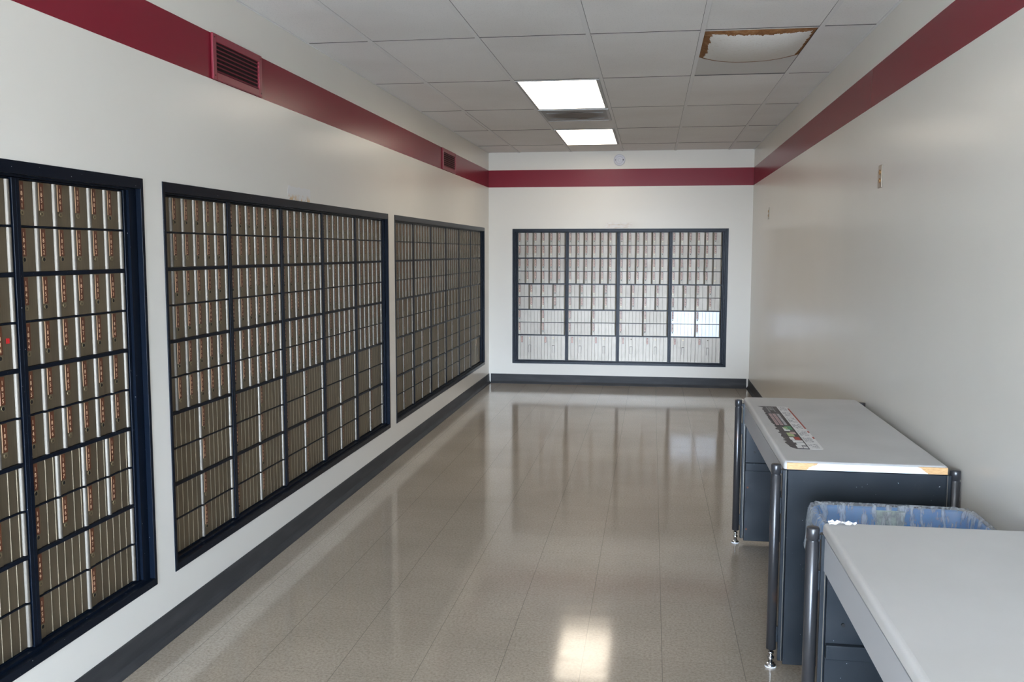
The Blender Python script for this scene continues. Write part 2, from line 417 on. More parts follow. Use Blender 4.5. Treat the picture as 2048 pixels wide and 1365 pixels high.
# outer outline of the stain: superellipse arc towards the far side
ax_ = k.math('DIVIDE', k.math('ABSOLUTE', sx.outputs['X']), .335)
arc = k.math('SUBTRACT', .86, k.math('MULTIPLY', k.math('POWER', ax_, 2.4), .27))
d = k.math('SUBTRACT', arc, k.math('ADD', sx.outputs['Y'], k.math('MULTIPLY', nz, .012)))    # >0 inside
ring = k.math('MULTIPLY', k.math('GREATER_THAN', d, 0), k.math('LESS_THAN', d, .028))
dn = k.math('ADD', nz, nz2)
edgeN = k.math('LESS_THAN', k.math('ADD', sx.outputs['Y'], k.math('MULTIPLY', dn, .05)), .055)
sideL = k.math('LESS_THAN', k.math('ADD', sx.outputs['X'], k.math('MULTIPLY', dn, .05)), -.250)
sideR = k.math('GREATER_THAN', k.math('ADD', sx.outputs['X'], k.math('MULTIPLY', dn, .03)), .268)
brown = k.math('MULTIPLY', k.math('MAXIMUM', k.math('MAXIMUM', edgeN, k.math('MAXIMUM', sideL, sideR)), ring), k.math('GREATER_THAN', d, 0))
inside = k.math('GREATER_THAN', d, 0)
bc = k.ramp(k.noise(k.obj(), 18, 4, .7), [(.3, (.14, .06, .022)), (.55, (.26, .125, .05)), (.75, (.40, .25, .15))])
base = k.mix(inside, (.63, .625, .61), (.74, .73, .70))
base = k.mix(k.math('MULTIPLY', k.rng(k.noise(k.obj(), 60, 4, .7), .55, .7, 0, .3), inside), base, (.45, .38, .30))
k.link(k.mix(brown, base, bc), k.b.inputs['Base Color']); k.bump(k.noise(k.obj(), 90, 3), .4, .003)
b = MB(); NX, NY = 40, 60; wx, wy = .5745, 1.242
def sag(u, v):
    y = v * wy; x = (u - .5) * wx
    e = .86 - .27 * (abs(x) / .335) ** 2.4
    if y > e: return 0.
    s = (1 - (2 * abs(x) / wx) ** 2.6)
    t = y / e
    return -.046 * max(0, s) * math.sin(math.pi * min(1, t ** .72))
vs = []
for j in range(NY + 1):
    for i in range(NX + 1):
        u, v = i / NX, j / NY; vs.append(((u - .5) * wx, v * wy, sag(u, v)))
n0 = len(vs); vs += [(x, y, z + .012) for x, y, z in vs]
fs = []
for j in range(NY):
    for i in range(NX):
        q = j * (NX + 1) + i; fs.append((q, q + 1, q + NX + 2, q + NX + 1)); fs.append((n0 + q, n0 + q + NX + 1, n0 + q + NX + 2, n0 + q + 1))
b.add(vs, fs, M_STAIN, True)
o = b.build('ceiling_tile', loc=(CXs, SY0 + .0135, HC + .006))
tag(o, 'sagging ceiling tile with brown water stains', 'ceiling tile')

# ---------------------------------------------------------------- cove baseboards
def cove(name, p0, p1, nrm):
    """profile swept from p0 to p1 on the floor along a wall; nrm points into the room"""
    d = (Vector(p1) - Vector(p0)); prof = [(0, 0), (.024, 0), (.024, .004), (.019, .012), (.012, .020), (.007, .032), (.0055, .105), (.004, .1125), (0, .1133)]
    b = MB(); n = len(prof); vs = []
    for P0 in (Vector(p0), Vector(p1)):
        for t, z in prof: vs.append((P0.x + nrm[0] * t, P0.y + nrm[1] * t, z + .0003))
    b.add(vs, [(i, (i + 1) % n, n + (i + 1) % n, n + i) for i in range(n)] + [tuple(range(n)), tuple(range(n, 2 * n))], M_BASE)
    return struct(b.build(name))
cove('baseboard_left', (XL, YF, 0), (XL, D, 0), (1, 0))
cove('baseboard_back', (XL + .024, D, 0), (XR - .024, D, 0), (0, -1))
cove('baseboard_right', (XR, YF, 0), (XR, D, 0), (-1, 0))

# ---------------------------------------------------------------- post office box units
RZ = math.radians(90)
def local(u, zc=0):          # helper for readability
    return (u, 0, zc)
mesh_cache = {}
def door_mesh(wd, hd, m, parcel=False):
    key = (round(wd, 4), round(hd, 4), m.name, parcel)
    if key in mesh_cache: return mesh_cache[key]
    b = MB(); h = hd / 2; rp = .0135
    # profile in (x, y): y negative = towards the room. field with fine reeds, raised hinge barrel at the right
    pr = [(0, .010), (0, -.0035), (.0012, -.005)]
    x = .033; end = wd - rp - .003
    pr += [(x - .0016, -.005), (x - .0002, -.0020)]
    step = .0405
    while x + step < end - .010:
        x += step
        pr += [(x - .0030, -.0020), (x - .0015, -.0038), (x - .0003, -.0020)]
    pr += [(end, -.0020)]
    cx = wd - rp
    if parcel:
        pr += [(wd - .002, -.0020), (wd, -.001), (wd, .010)]
        b.extr(pr, -h, h, m)
    else:
        pr += [(wd - .001, -.0020), (wd - .001, .010)]
        b.extr(pr, -h, h, m)
        hp = [(cx - .0045, -.0015)]
        for i in range(9):
            a = math.radians(180 - i * 20); hp.append((cx + .0040 + .0082 * math.cos(a), -.002 - .0100 * math.sin(a)))
        hp.append((wd - .0008, -.0015)); n = len(hp)
        vs = [(x_, y_, -h + .0002) for x_, y_ in hp] + [(x_, y_, h - .0002) for x_, y_ in hp]
        hm = M_HINGE if m is M_DOOR else M_HINGEB
        b.add(vs, [(i, i + 1, n + i + 1, n + i) for i in range(n - 1)], hm, True)
        b.add(vs, [tuple(range(n))[::-1], tuple(range(n, 2 * n))], hm)
    mesh_cache[key] = b.mesh('door'); return mesh_cache[key]
def lock_mesh():
    if 'lock' in mesh_cache: return mesh_cache['lock']
    b = MB()
    b.lathe([(.0084, 0), (.0084, -.0016), (.0070, -.0024), (.0066, -.0012)], (0, 0, 0), M_LOCK, axis='y', n=20)
    b.cyl((0, -.0018, 0), .0064, .0008, M_HOLE, axis='y', n=16)
    mesh_cache['lock'] = b.mesh('lock'); return mesh_cache['lock']
def lock2_mesh():
    if 'lock2' in mesh_cache: return mesh_cache['lock2']
    b = MB()
    b.lathe([(.0084, 0), (.0084, -.0018), (.0070, -.0026), (.0050, -.0020)], (0, 0, 0), M_LOCK, axis='y', n=20)
    b.box((-.0008, -.0030, -.003), (.0008, -.0024, .003), M_HOLE)
    mesh_cache['lock2'] = b.mesh('lock'); return mesh_cache['lock2']
def handle_mesh():
    if 'handle' in mesh_cache: return mesh_cache['handle']
    b = MB(); ww, hh, t = .030, .088, .0028
    for x0, x1, z0, z1 in ((-ww / 2, -ww / 2 + t, -hh / 2, hh / 2), (ww / 2 - t, ww / 2, -hh / 2, hh / 2), (-ww / 2, ww / 2, hh / 2 - t, hh / 2)):
        b.box((x0, -.0012, z0), (x1, .0005, z1), M_HOLE)
    b.bbox((-ww / 2 + t, -.0045, -hh / 2), (ww / 2 - t, .0005, hh / 2 - t), M_DOORB, .0015)
    mesh_cache['handle'] = b.mesh('handle'); return mesh_cache['handle']
def plate_mesh(num, hh=.088, wp=.0235):
    b = MB()
    b.box((.0015, -.0012, -hh), (wp, .0003, 0), M_PLATE)
    b.box((.0004, -.0018, -hh), (.0017, .0003, 0), M_GOLD)
    s = str(num); n = len(s); ph = (hh - .012) / n; sz = ph * .98
    for i, ch in enumerate(s):
        vs, fs = DIG[int(ch)]; zb = -.008 - (i + 1) * ph + ph * .14; xc = (.0022 + wp) / 2
        b.add([(xc + v[0] * sz, -.0015, zb + v[1] * sz) for v in vs], fs, M_GOLD)
    return b.mesh('number_plate')
def po_unit(name_label, base, W, Z0, Z1, rows, loc, rz, group, dm, bright=(), missing=(), tint=None):
    """rows: list of (columns, height in rows)"""
    t = thing('post_office_box_unit', name_label, 'post office boxes', loc, rz, group)
    H = Z1 - Z0; st = .018; total = sum(r[1] for r in rows); rh = H / total
    f = MB()
    yb, yf = .085, -.014
    for x0, x1 in ((0, st), (W - st, W)):
        f.bbox((x0 + .0004, yf, 0), (x1 - .0004, yb, H), M_FRAME, .0015)
    f.box((st, .070, 0), (W - st, yb, H), M_FRAME)
    acc = 0; ridx = 0
    cols6 = {6: [0, 1, 2, 3, 4, 5], 4: [0, 2, 3, 5], 2: [0, 3]}
    f.box((st, -.004, -.000), (W - st, .07, .004), M_FRAME); f.box((st, -.004, H - .005), (W - st, .07, H), M_FRAME)
    for ri, (nc, span) in enumerate(rows):
        ztop = H - acc * rh; zbot = ztop - span * rh; last = ri == len(rows) - 1
        row_no = acc + 1; acc += span
        tb = .0072 if (row_no - 1) % 2 == 0 else .0032      # half bar above
        bb = .0032 if (acc) % 2 == 1 else .0072             # half bar below
        if ri == 0: tb = .006
        if last: bb = .006
        if not last:
            f.bbox((st, -.011 if bb > .006 else -.007, zbot - bb + .0006), (W - st, .07, zbot + bb - .0006), M_FRAME, .0008)
        hd = (ztop - tb) - (zbot + bb) - .0016; zc = ((ztop - tb) + (zbot + bb)) / 2
        pw = (W - 2 * st) / nc
        for ci in range(nc):
            wd = pw - .0012; u0 = st + ci * pw + .0006
            mm = M_DOORS if (ri, ci) in bright or (ri, None) in bright else dm
            parcel = span > 1
            lab = 'clean bright silver door' if mm is M_DOORS else None
            dr = put('door', door_mesh(wd, hd, mm, parcel), t, (u0, 0, zc), lab)
            num = base + 10 * cols6[nc][ci] + row_no - 1
            pl = min(.088, hd * .64)
            if (ri, ci) not in missing:
                po = put('number_plate', plate_mesh(num, pl if not parcel else .072), dr, ((.0045 if not parcel else .034), -.0050 if not parcel else -.0045, hd / 2 - (.002 if not parcel else .010)))
            lk = lock2_mesh() if random.random() < .4 else lock_mesh()
            put('lock', lk, dr, ((.0170, -.0050, hd / 2 - pl - .0125) if not parcel else (wd / 2, -.0045, hd / 2 - .028)))
            if parcel:
                put('handle', handle_mesh(), dr, (wd / 2, -.0020, -.012))
    f.build('cabinet_frame', t)
    return t
def bank(key, u0, u1, z0, z1, m0, m1, label, wall):
    W = u1 - u0; H = z1 - z0; b = MB(); th = .004
    side = FLW if wall == 'left' else .030
    top, bot = (.040, .030) if wall == 'left' else (.034, .028)
    for a in ((0, 0, side, H), (W - side, 0, W, H), (side, 0, W - side, bot), (side, H - top, W - side, H)):
        b.bbox((a[0], -th, a[1]), (a[2], .018, a[3]), M_FRAME, .0012)
    b.box((-.03, .1412, -.03), (W + .03, .150, H + .03), M_FRAME)  # unseen plate added behind the bank to block light leaking in
    # inner step, between flange and the units
    l0, l1 = m0 - u0, m1 - u0; zb, zt = (.299 - z0, 1.803 - z0) if wall == 'left' else (.279 - z0, 1.804 - z0)
    a0 = .0085; g = .0012
    b.box((a0, .0185, a0), (l0 - g, .105, H - a0), M_FRAME); b.box((l1 + g, .0185, a0), (W - a0, .105, H - a0), M_FRAME)
    b.box((l0 - g, .0185, a0), (l1 + g, .105, zb - g), M_FRAME); b.box((l0 - g, .0185, zt + g), (l1 + g, .105, H - a0), M_FRAME)
    if wall == 'left': loc, rz = (XL, u0, z0), RZ
    else: loc, rz = (u0, D, z0), 0
    o = b.build('wall_surround', loc=loc); o.rotation_euler = (0, 0, rz)
    tag(o, label, 'frame', 'black surrounds of the box banks')
    return o
bank('near', *BANKS_L['near'], ZS0, ZS1, 2.012, 3.228, 'black metal surround of the box bank nearest the viewer, cut by the left edge', 'left')
bank('mid', *BANKS_L['mid'], ZS0, ZS1, 3.462, 6.556, 'black metal surround of the middle box bank, below the smudged adhesive patch', 'left')
bank('far', *BANKS_L['far'], ZS0, ZS1, 6.838, 10.486, 'black metal surround of the left wall box bank next to the room corner', 'left')
bank('back', BK[0], BK[1], BK[2], BK[3], -1.594, .813, 'black metal surround of the box bank on the far end wall', 'back')

ROW_A = [(6, 1)] * 6 + [(4, 1)] * 2 + [(2, 1)] * 2
ROW_B = [(6, 1)] * 6 + [(2, 1)] * 4
ROW_C = [(6, 1)] * 4 + [(4, 1)] * 2 + [(2, 1)] * 4
ROW_D = [(6, 1)] * 4 + [(4, 1)] * 2 + [(2, 1)] * 2 + [(2, 2)]
XD = XL - REC; G1 = 'post office box units in the left wall'
def left_unit(y0, W, label, base, rows, **kw):
    return po_unit(label, base, W, .299, 1.803, rows, (XD, y0, .299), RZ, G1, M_DOOR, **kw)
W1 = (3.228 - 2.012) / 2
uA = left_unit(2.012, W1, 'box unit cut by the left picture edge, one door with a small red sticker', 1781, ROW_A)
uB = left_unit(2.012 + W1, W1, 'box unit numbered 1841 to 1900, bronze doors, right half of the nearest bank', 1841, ROW_A)
W2 = (6.556 - 3.462) / 5
ordn = ['nearest unit of the middle left bank, bronze doors numbered 1901 to 1960',
        'second unit from the near end of the middle left bank, doors 1961 to 2020',
        'centre unit of the five in the middle left bank, bronze doors',
        'fourth unit of the middle left bank, one door with a small pale sticker',
        'farthest unit of the middle left bank, beside the bare wall strip']
mids = []
for i in range(5):
    mids.append(left_unit(3.462 + i * W2, W2, ordn[i], 1901 + 60 * i, ROW_B, missing={(2, 1)} if i == 3 else ()))
W3 = (10.486 - 6.838) / 6
lab3 = ['nearest of six narrow-looking units in the left bank by the corner',
        'second of six units in the left bank by the corner, counted from near',
        'third of six units in the left bank by the corner, counted from near',
        'fourth of six units in the left bank by the corner, counted from near',
        'greyer box unit second from the room corner in the left wall',
        'left wall box unit closest to the room corner, tall parcel doors at the bottom']
for i in range(6):
    left_unit(6.838 + i * W3, W3, lab3[i], 2201 + 60 * i, ROW_D if i == 5 else (ROW_C[:]))
WB = (.813 + 1.594) / 4
lab4 = ['leftmost box unit in the far end wall, grey aluminium doors',
        'second box unit from the left in the far end wall',
        'third box unit from the left in the far end wall, right of centre',
        'rightmost box unit in the far end wall with four bright silver doors']
miss = [{(3, 0)}, (), (), {(2, 5), (3, 5)}]
for i in range(4):
    po_unit(lab4[i], 2561 + 60 * i, WB, .279, 1.804, ROW_D, (-1.594 + i * WB, D + REC, .279), 0, 'post office box units in the end wall', M_DOORB,
            bright={(6, None), (7, None)} if i == 3 else (), missing=miss[i])
# red sticker on the door 1834, pale sticker on a middle bank door
def door_of(unit, ri, ci):
    ds = [o for o in unit.children if o.name.split('.')[0] == 'door']
    ds.sort(key=lambda o: (-round(o.location.z, 3), o.location.x)); return ds[ri * 6 + ci]
b = MB(); b.box((0, -.0015, 0), (.014, 0, .016), M_RED); b.build('sticker', door_of(uA, 3, 5), (.048, -.0038, .012), 'small red sticker')
b = MB(); b.box((0, -.0015, 0), (.019, 0, .011), M_PALE); b.build('sticker', door_of(mids[3], 2, 1), (.006, -.0052, .042), 'small pale number sticker')

# ---------------------------------------------------------------- louvred grilles in the band
def grille(label, y0, y1, z0, z1):
    t = thing('wall_vent', label, 'vent', (XL, y0, z0), RZ, 'burgundy louvred vents')
    W = y1 - y0; H = z1 - z0; b = MB(); m = .034; p = .012
    for a in ((0, 0, m, H), (W - m, 0, W, H), (m, 0, W - m, m), (m, H - m, W - m, H)):
        b.bbox((a[0], -p, a[1]), (a[2], -.0005, a[3]), M_GRILLE, .003)
    b.box((m, -.002, m), (W - m, -.0005, H - m), M_GRILLEDARK)
    for x, z in ((m / 2, m / 2), (W - m / 2, m / 2), (m / 2, H - m / 2), (W - m / 2, H - m / 2)):
        b.cyl((x, -p - .0012, z), .003, .002, M_GRILLEDARK, axis='y', n=10)
    b.build('vent_frame', t)
    n = 7; hh = (H - 2 * m) / n
    for i in range(n):
        z = m + hh * i; l = MB()
        vs = [(m, -.0115, z + .001), (m, -.0100, z + .003), (m, -.003, z + hh * .62), (m, -.003, z + hh * .45)]
        vs2 = [(W - m, a_, c_) for _, a_, c_ in vs]
        l.add(vs + vs2, [(0, 1, 5, 4), (1, 2, 6, 5), (2, 3, 7, 6), (3, 0, 4, 7), (0, 3, 2, 1), (4, 5, 6, 7)], M_GRILLE)
        l.build('louver', t)
grille('large-looking burgundy louvred vent above the nearest box banks', 3.885, 4.400, 2.331, 2.530)
grille('small-looking burgundy louvred vent near the far left corner', 8.385, 8.955, 2.333, 2.527)

# ---------------------------------------------------------------- ceiling lights and air diffuser
def troffer(label, y0, y1):
    x0, x1 = GX[1], GX[2]
    t = thing('ceiling_light', label, 'ceiling light', ((x0 + x1) / 2, (y0 + y1) / 2, HC), 0, 'recessed ceiling lights')
    w2, l2 = (x1 - x0) / 2 - .0135, (y1 - y0) / 2 - .0135
    b = MB(); r = .018
    for a in ((-w2, -l2, -w2 + r, l2), (w2 - r * 1.3, -l2, w2, l2), (-w2 + r, -l2, w2 - r * 1.3, -l2 + .010), (-w2 + r, l2 - .010, w2 - r * 1.3, l2)):
        b.box((a[0], a[1], -.0015), (a[2], a[3], .004), M_LFRAME)
    b.build('light_frame', t)
    d = MB(); d.box((-w2 + r, -l2 + .010, .0005), (w2 - r * 1.3, l2 - .010, .005), M_LAMP); d.build('diffuser', t)
troffer('lit rectangular ceiling light nearer the viewer, in front of the grey air vent', GY[3], GY[2])
troffer('lit rectangular ceiling light closer to the end wall', GY[1], GY[0])
t = thing('ceiling_vent', 'dusty grey air vent panel in the ceiling between two lit lights', 'vent', ((GX[1] + GX[2]) / 2, 7.96, HC))
b = MB(); w2, l2 = .287, .325
for a in ((-w2, -l2, -w2 + .022, l2), (w2 - .022, -l2, w2, l2), (-w2 + .022, -l2, w2 - .022, -l2 + .022), (-w2 + .022, l2 - .022, w2 - .022, l2)):
    b.box((a[0], a[1], -.004), (a[2], a[3], .0045), M_LFRAME)
b.build('vent_frame', t)
b = MB()
for i in range(4): b.box((-w2 + .022, -l2 + .022, -.002), (w2 - .022, l2 - .022, .0045), M_VENT) if i == 0 else None
b.build('vent_face', t)
for s in (-1, 1):
    b = MB(); b.bbox((-w2 + .05, s * .16 - .004, -.006), (w2 - .05, s * .16 + .004, -.0022), M_VENT, .001); b.build('slat', t)

# ---------------------------------------------------------------- detector, wall plates, residue
t = thing('smoke_detector', 'small round white detector disc on the end wall above the band', 'smoke detector', (-.392, D, 2.630))
b = MB(); b.lathe([(.066, 0), (.066, -.010), (.062, -.016), (.050, -.018), (.047, -.015), (.044, -.022), (.024, -.026), (.021, -.023), (.018, -.027), (.004, -.028)], (0, -.0003, 0), M_WHITEP, axis='y', n=40)
b.build('housing', t)
for s in (-1, 1):
    b = MB(); b.cyl((s * .044, -.026, 0), .0075, .006, M_PRINT_GREY if s < 0 else M_POST, axis='y', n=14); b.build('screw', t)
def wplate(label, y):
    t = thing('wall_outlet', label, 'wall outlet', (XR, y, 1.952), -RZ, 'steel wall plates on the right wall')
    b = MB(); b.bbox((-.036, -.005, -.057), (.036, -.0004, .057), M_STEEL, .002); b.build('cover_plate', t)
    for z in (-.021, .021):
        b = MB(); b.cyl((0, -.008, z), .012, .004, M_BRASS, axis='y', n=20); b.box((-.006, -.0085, z - .004), (-.004, -.0078, z + .004), M_HOLE); b.box((.004, -.0085, z - .004), (.006, -.0078, z + .004), M_HOLE)
        b.build('socket', t)
wplate('steel wall plate on the right wall, larger-looking and nearer one', 4.880)
wplate('steel wall plate on the right wall next to the end wall corner', 9.370)
def ragged(w_, h_, n, amp):
    pts = []
    for i in range(n): pts.append((w_ * i / n, 0))
    for i in range(n // 2): pts.append((w_ + random.uniform(-amp, amp) * .5, h_ * i / (n // 2)))
    for i in range(n): pts.append((w_ * (1 - i / n), h_ + random.uniform(-amp, amp) * .6))
    for i in range(n // 2): pts.append((random.uniform(-amp, amp) * .5, h_ * (1 - i / (n // 2))))
    return pts
def residue(label, w_, h_, m_, loc, rz):
    b = MB(); pts = ragged(w_, h_, 14, .006); n = len(pts)
    b.add([(x, -.0003, z) for x, z in pts] + [(x, -.0011, z) for x, z in pts], [tuple(range(n)), tuple(range(n, 2 * n))] + [(i, (i + 1) % n, n + (i + 1) % n, n + i) for i in range(n)], m_)
    o = b.build('sticker_residue', loc=loc); o.rotation_euler = (0, 0, rz); return tag(o, label, 'sticker residue')
residue('pale patch with yellow glue marks left above the middle box bank', .325, .072, M_RESID, (XL, 4.72, 1.8525), RZ)
residue('torn cream paper strip left above the end wall box bank', .305, .068, M_RESID2, (-.545, D, 1.8445), 0)

# ---------------------------------------------------------------- writing tables
def slab(x0, x1, y0, y1, z0, z1, r, nose, m, m_end=None):
    """table top with rounded corners and a bullnose front (-x) edge"""
    b = MB()
    outline = []
    def arc(cx, cy, rr, a0, a1, n=5):
        for i in range(n + 1):
            a = math.radians(a0 + (a1 - a0) * i / n); outline.append((cx + rr * math.cos(a), cy + rr * math.sin(a)))
    arc(x0 + r, y0 + r, r, 180, 270); arc(x1 - r, y0 + r, r, 270, 360); arc(x1 - r, y1 - r, r, 0, 90); arc(x0 + r, y1 - r, r, 90, 180)
    n = len(outline); cxm, cym = (x0 + x1) / 2, (y0 + y1) / 2
    def ins(p, d):
        return (p[0] + (d if p[0] < cxm else -d) * min(1, abs(p[0] - cxm) / (x1 - x0) * 2.2), p[1] + (d if p[1] < cym else -d) * min(1, abs(p[1] - cym) / (y1 - y0) * 2.2))
    layers = []
    for i in range(6):
        a = math.radians(90 * i / 5); layers.append((nose * (1 - math.sin(a)), z1 - nose * (1 - math.cos(a))))
    layers = layers[::1]
    lay = [(0, z0), (0, z1 - nose)] + [(nose * (1 - math.cos(math.radians(18 * i))), z1 - nose + nose * math.sin(math.radians(18 * i))) for i in range(1, 6)]
    vs = []
    for d_, z in lay:
        for p in outline:
            q = ins(p, d_) if d_ else p; vs.append((q[0], q[1], z))
    fs = [(j * n + i, j * n + (i + 1) % n, (j + 1) * n + (i + 1) % n, (j + 1) * n + i) for j in range(len(lay) - 1) for i in range(n)]
    b.add(vs, fs, m, True); b.add(vs, [tuple(range(n))[::-1], tuple(range((len(lay) - 1) * n, len(lay) * n))], m, False)
    return b
def table(label, Y0, Y1, worn):
    t = thing('writing_table', label, 'table', (.79, (Y0 + Y1) / 2, 0), 0, 'grey writing tables by the right wall')
    ox, oy = .79, (Y0 + Y1) / 2
    L = lambda x, y, z: (x - ox, y - oy, z)
    def B(b, a, c, m_, bev=.0015): b.bbox(L(*a), L(*c), m_, bev)
    XA, XB = .497, 1.077
    top = slab(XA - ox, XB - ox, Y0 + (.004 if not worn else .004) - oy, Y1 - .004 - oy, .7705, .8015, .016, .014, M_LAM)
    top.build('tabletop', t)
    if worn:
        b = MB(); B(b, (XA + .010, Y0 - .0002, .7715), (XB - .006, Y0 + .0038, .797), M_EDGE, .001); b.build('edge_band', t, label='worn white edge band with bare wood at both corners')
    b = MB(); B(b, (XA + .003, Y0 + .033, .664), (XA + .019, Y1 - .033, .7610), M_APRON, .0015); b.build('apron', t)
    b = MB(); B(b, (XB - .030, Y0 + .033, .40), (XB - .016, Y1 - .033, .7695), M_DESK, .0015); b.build('back_panel', t)
    for s, yc in ((-1, Y0), (1, Y1)):
        ya, yb = (yc, yc + .030) if s < 0 else (yc - .030, yc)
        # end panel: sheet between two edge channels
        b = MB()
        B(b, (.512, ya + .004, .016), (1.070, yb - .004, .7680), M_DESK, .002)
        b.build('end_panel', t)
        for xc, d_ in ((.5005, 1), (1.0755, -1)):
            b = MB()
            B(b, (xc - .0085, ya, .030), (xc + .0095, yb, .7690), M_DESK, .003)
            B(b, (xc + d_ * .004 - .0012, ya - .0016, .032), (xc + d_ * .004 + .0012, ya + .001, .7685), M_STEEL, .0005)
            b.build('edge_channel', t)
        # cross rail on the inner side of the panel
        yi = (yb - .004, yb + .016) if s < 0 else (ya - .016, ya + .004)
        b = MB(); B(b, (.512, yi[0], .405), (1.04, yi[1], .449), M_DESK, .003); b.build('cross_rail', t)
        if s > 0:
            for x_, z_ in ((.560, .505), (.527, .312), (.525, .082)):
                if worn and z_ < .1:
                    b = MB(); b.box(L(.5185, ya - .0004, .232), L(.5205, ya + .004, .300), M_HOLE); b.box(L(.514, ya - .0004, .232), L(.5205, ya + .004, .235), M_HOLE); b.build('slot', t)
                b = MB(); b.cyl(L(x_, ya - .0005, z_), .0055, .005, M_HOLE if z_ > .5 else M_RUST, axis='y', n=12); b.build('bolt', t)
        ym = (ya + yb) / 2
        for xc in (.470, 1.101):
            p = MB(); r = .0185
            c = L(xc, ym, 0)
            p.lathe([(.013, .070), (r, .072), (r, .744), (r - .0025, .7465), (r - .0025, .752), (r, .7545), (r, .784), (r - .002, .787)], (c[0], c[1], 0), M_POST, n=28)
            # two lugs joining the post to the panel
            pst = p.build('post', t)
            g_ = MB(); g_.lathe([(.0085, .014), (.0085, .030), (.0125, .0305), (.0125, .040), (.0075, .0405), (.0075, .052), (.011, .0525), (.011, .060), (.0065, .0605), (.0065, .072)], (c[0], c[1], 0), M_CHROME, n=20)
            g_.lathe([(.0205, .0045), (.0205, .009), (.016, .0145), (.006, .0165)], (c[0], c[1], 0), M_CHROME, n=28)
            g_.lathe([(.0200, .0002), (.0212, .001), (.0212, .0040), (.0200, .0046)], (c[0], c[1], 0), M_PAD, n=28)
            g_.build('leveling_foot', pst)
            g2 = MB()
            x0_, x1_ = (xc + r - .002, .4925) if xc < .8 else (1.0845, xc - r + .002)
            for z0_, z1_ in ((.10, .16), (.60, .66), (.752, .766)):
                g2.bbox(L(x0_, ym - .005, z0_), L(x1_, ym + .005, z1_), M_DESK, .001)
            g2.build('bracket', pst)
    return t
tabF = table('farther grey topped table with a torn printed decal and worn end edge', 3.470, 5.020, True)
tabN = table('nearest grey topped table, cut by the bottom right picture corner', 1.150, 2.700, False)

# ---------------------------------------------------------------- torn decal on the far table
t = thing('table_decal', 'torn printed sheet stuck flat on the farther table top', 'decal', (.600, 4.20, .8018))
def flat(b, x0, x1, y0, y1, z, m_): b.box((x0 - .6, y0 - 4.2, z), (x1 - .6, y1 - 4.2, z + .0003), m_)
b = MB()
left = []
y = 4.70
while y > 3.76:
    left.append((.545 + random.uniform(0, .014), y)); y -= random.uniform(.012, .03)
pts = [(.536, 4.715)] + left + [(.556, 3.735), (.575, 3.700), (.625, 3.697), (.625, 4.715)]
pts = [(x - .6, yy - 4.2) for x, yy in pts]; n = len(pts)
b.add([(x, yy, 0) for x, yy in pts] + [(x, yy, .0004) for x, yy in pts], [tuple(range(n)), tuple(range(n, 2 * n))] + [(i, (i + 1) % n, n + (i + 1) % n, n + i) for i in range(n)], M_PRINT_DARK)
b.build('dark_panel', t)
b = MB(); outl = [(.6255, 3.697), (.668, 3.697), (.676, 3.702), (.680, 3.715), (.680, 4.700), (.676, 4.712), (.668, 4.716), (.6255, 4.716)]
outl = [(x - .6, yy - 4.2) for x, yy in outl]; n = len(outl)
b.add([(x, yy, 0) for x, yy in outl] + [(x, yy, .0004) for x, yy in outl], [tuple(range(n)), tuple(range(n, 2 * n))] + [(i, (i + 1) % n, n + (i + 1) % n, n + i) for i in range(n)], M_PRINT_WHITE)
b.build('white_panel', t)
b = MB(); flat(b, .6735, .6805, 4.13, 4.66, .0005, M_PRINT_RED); flat(b, .6735, .6805, 4.04, 4.08, .0005, M_PRINT_RED); flat(b, .6735, .6805, 3.91, 3.95, .0005, M_PRINT_RED)
b.build('red_stripe', t)
b = MB()
# pictures on the dark part
for i, x0 in enumerate((.563, .581, .599)):
    flat(b, x0, x0 + .013, 4.21, 4.50, .0005, M_PRINT_PINK if i < 2 else M_PRINT_GREY)
    for q in range(9): flat(b, x0 + .002, x0 + .011, 4.225 + q * .030, 4.232 + q * .030, .0009, M_PRINT_DARK if i < 2 else M_PRINT_WHITE)
flat(b, .572, .580, 4.54, 4.70, .0005, M_PRINT_GREY); flat(b, .600, .606, 4.56, 4.70, .0005, M_PRINT_GREY); flat(b, .583, .597, 4.60, 4.69, .0005, M_PRINT_GREY)
flat(b, .580, .604, 4.07, 4.15, .0005, M_PRINT_WHITE); flat(b, .590, .619, 4.10, 4.18, .0008, M_PRINT_GREEN); flat(b, .583, .600, 4.12, 4.15, .0012, M_PRINT_LIME)
flat(b, .580, .606, 3.95, 4.03, .0005, M_PRINT_LIME); flat(b, .596, .618, 4.00, 4.045, .0008, M_PRINT_PINK)
flat(b, .578, .595, 3.88, 3.93, .0005, M_PRINT_WHITE); flat(b, .597, .619, 3.88, 3.94, .0005, M_PRINT_RED)
flat(b, .582, .622, 3.825, 3.87, .0005, M_PRINT_WHITE)
flat(b, .590, .622, 3.770, 3.815, .0005, M_PRINT_WHITE); flat(b, .582, .603, 3.715, 3.775, .0008, M_PRINT_WHITE); flat(b, .606, .622, 3.712, 3.745, .0008, M_PRINT_WHITE)
flat(b, .6245, .6262, 3.70, 4.71, .0009, M_PRINT_DARK)
# lines of small print on the white part
random.seed(11)
for (ya, yb) in ((4.60, 4.69), (4.44, 4.55), (4.28, 4.40), (4.13, 4.24), (3.97, 4.08), (3.84, 3.93), (3.73, 3.80)):
    yy = yb
    while yy > ya:
        xx = .632
        while xx < .666:
            wl = random.uniform(.003, .010)
            if random.random() < .75: flat(b, xx, min(.668, xx + wl), yy - .006, yy, .0006, M_PRINT_GREY)
            xx += wl + .002
        yy -= .014
b.build('printed_pictures', t)

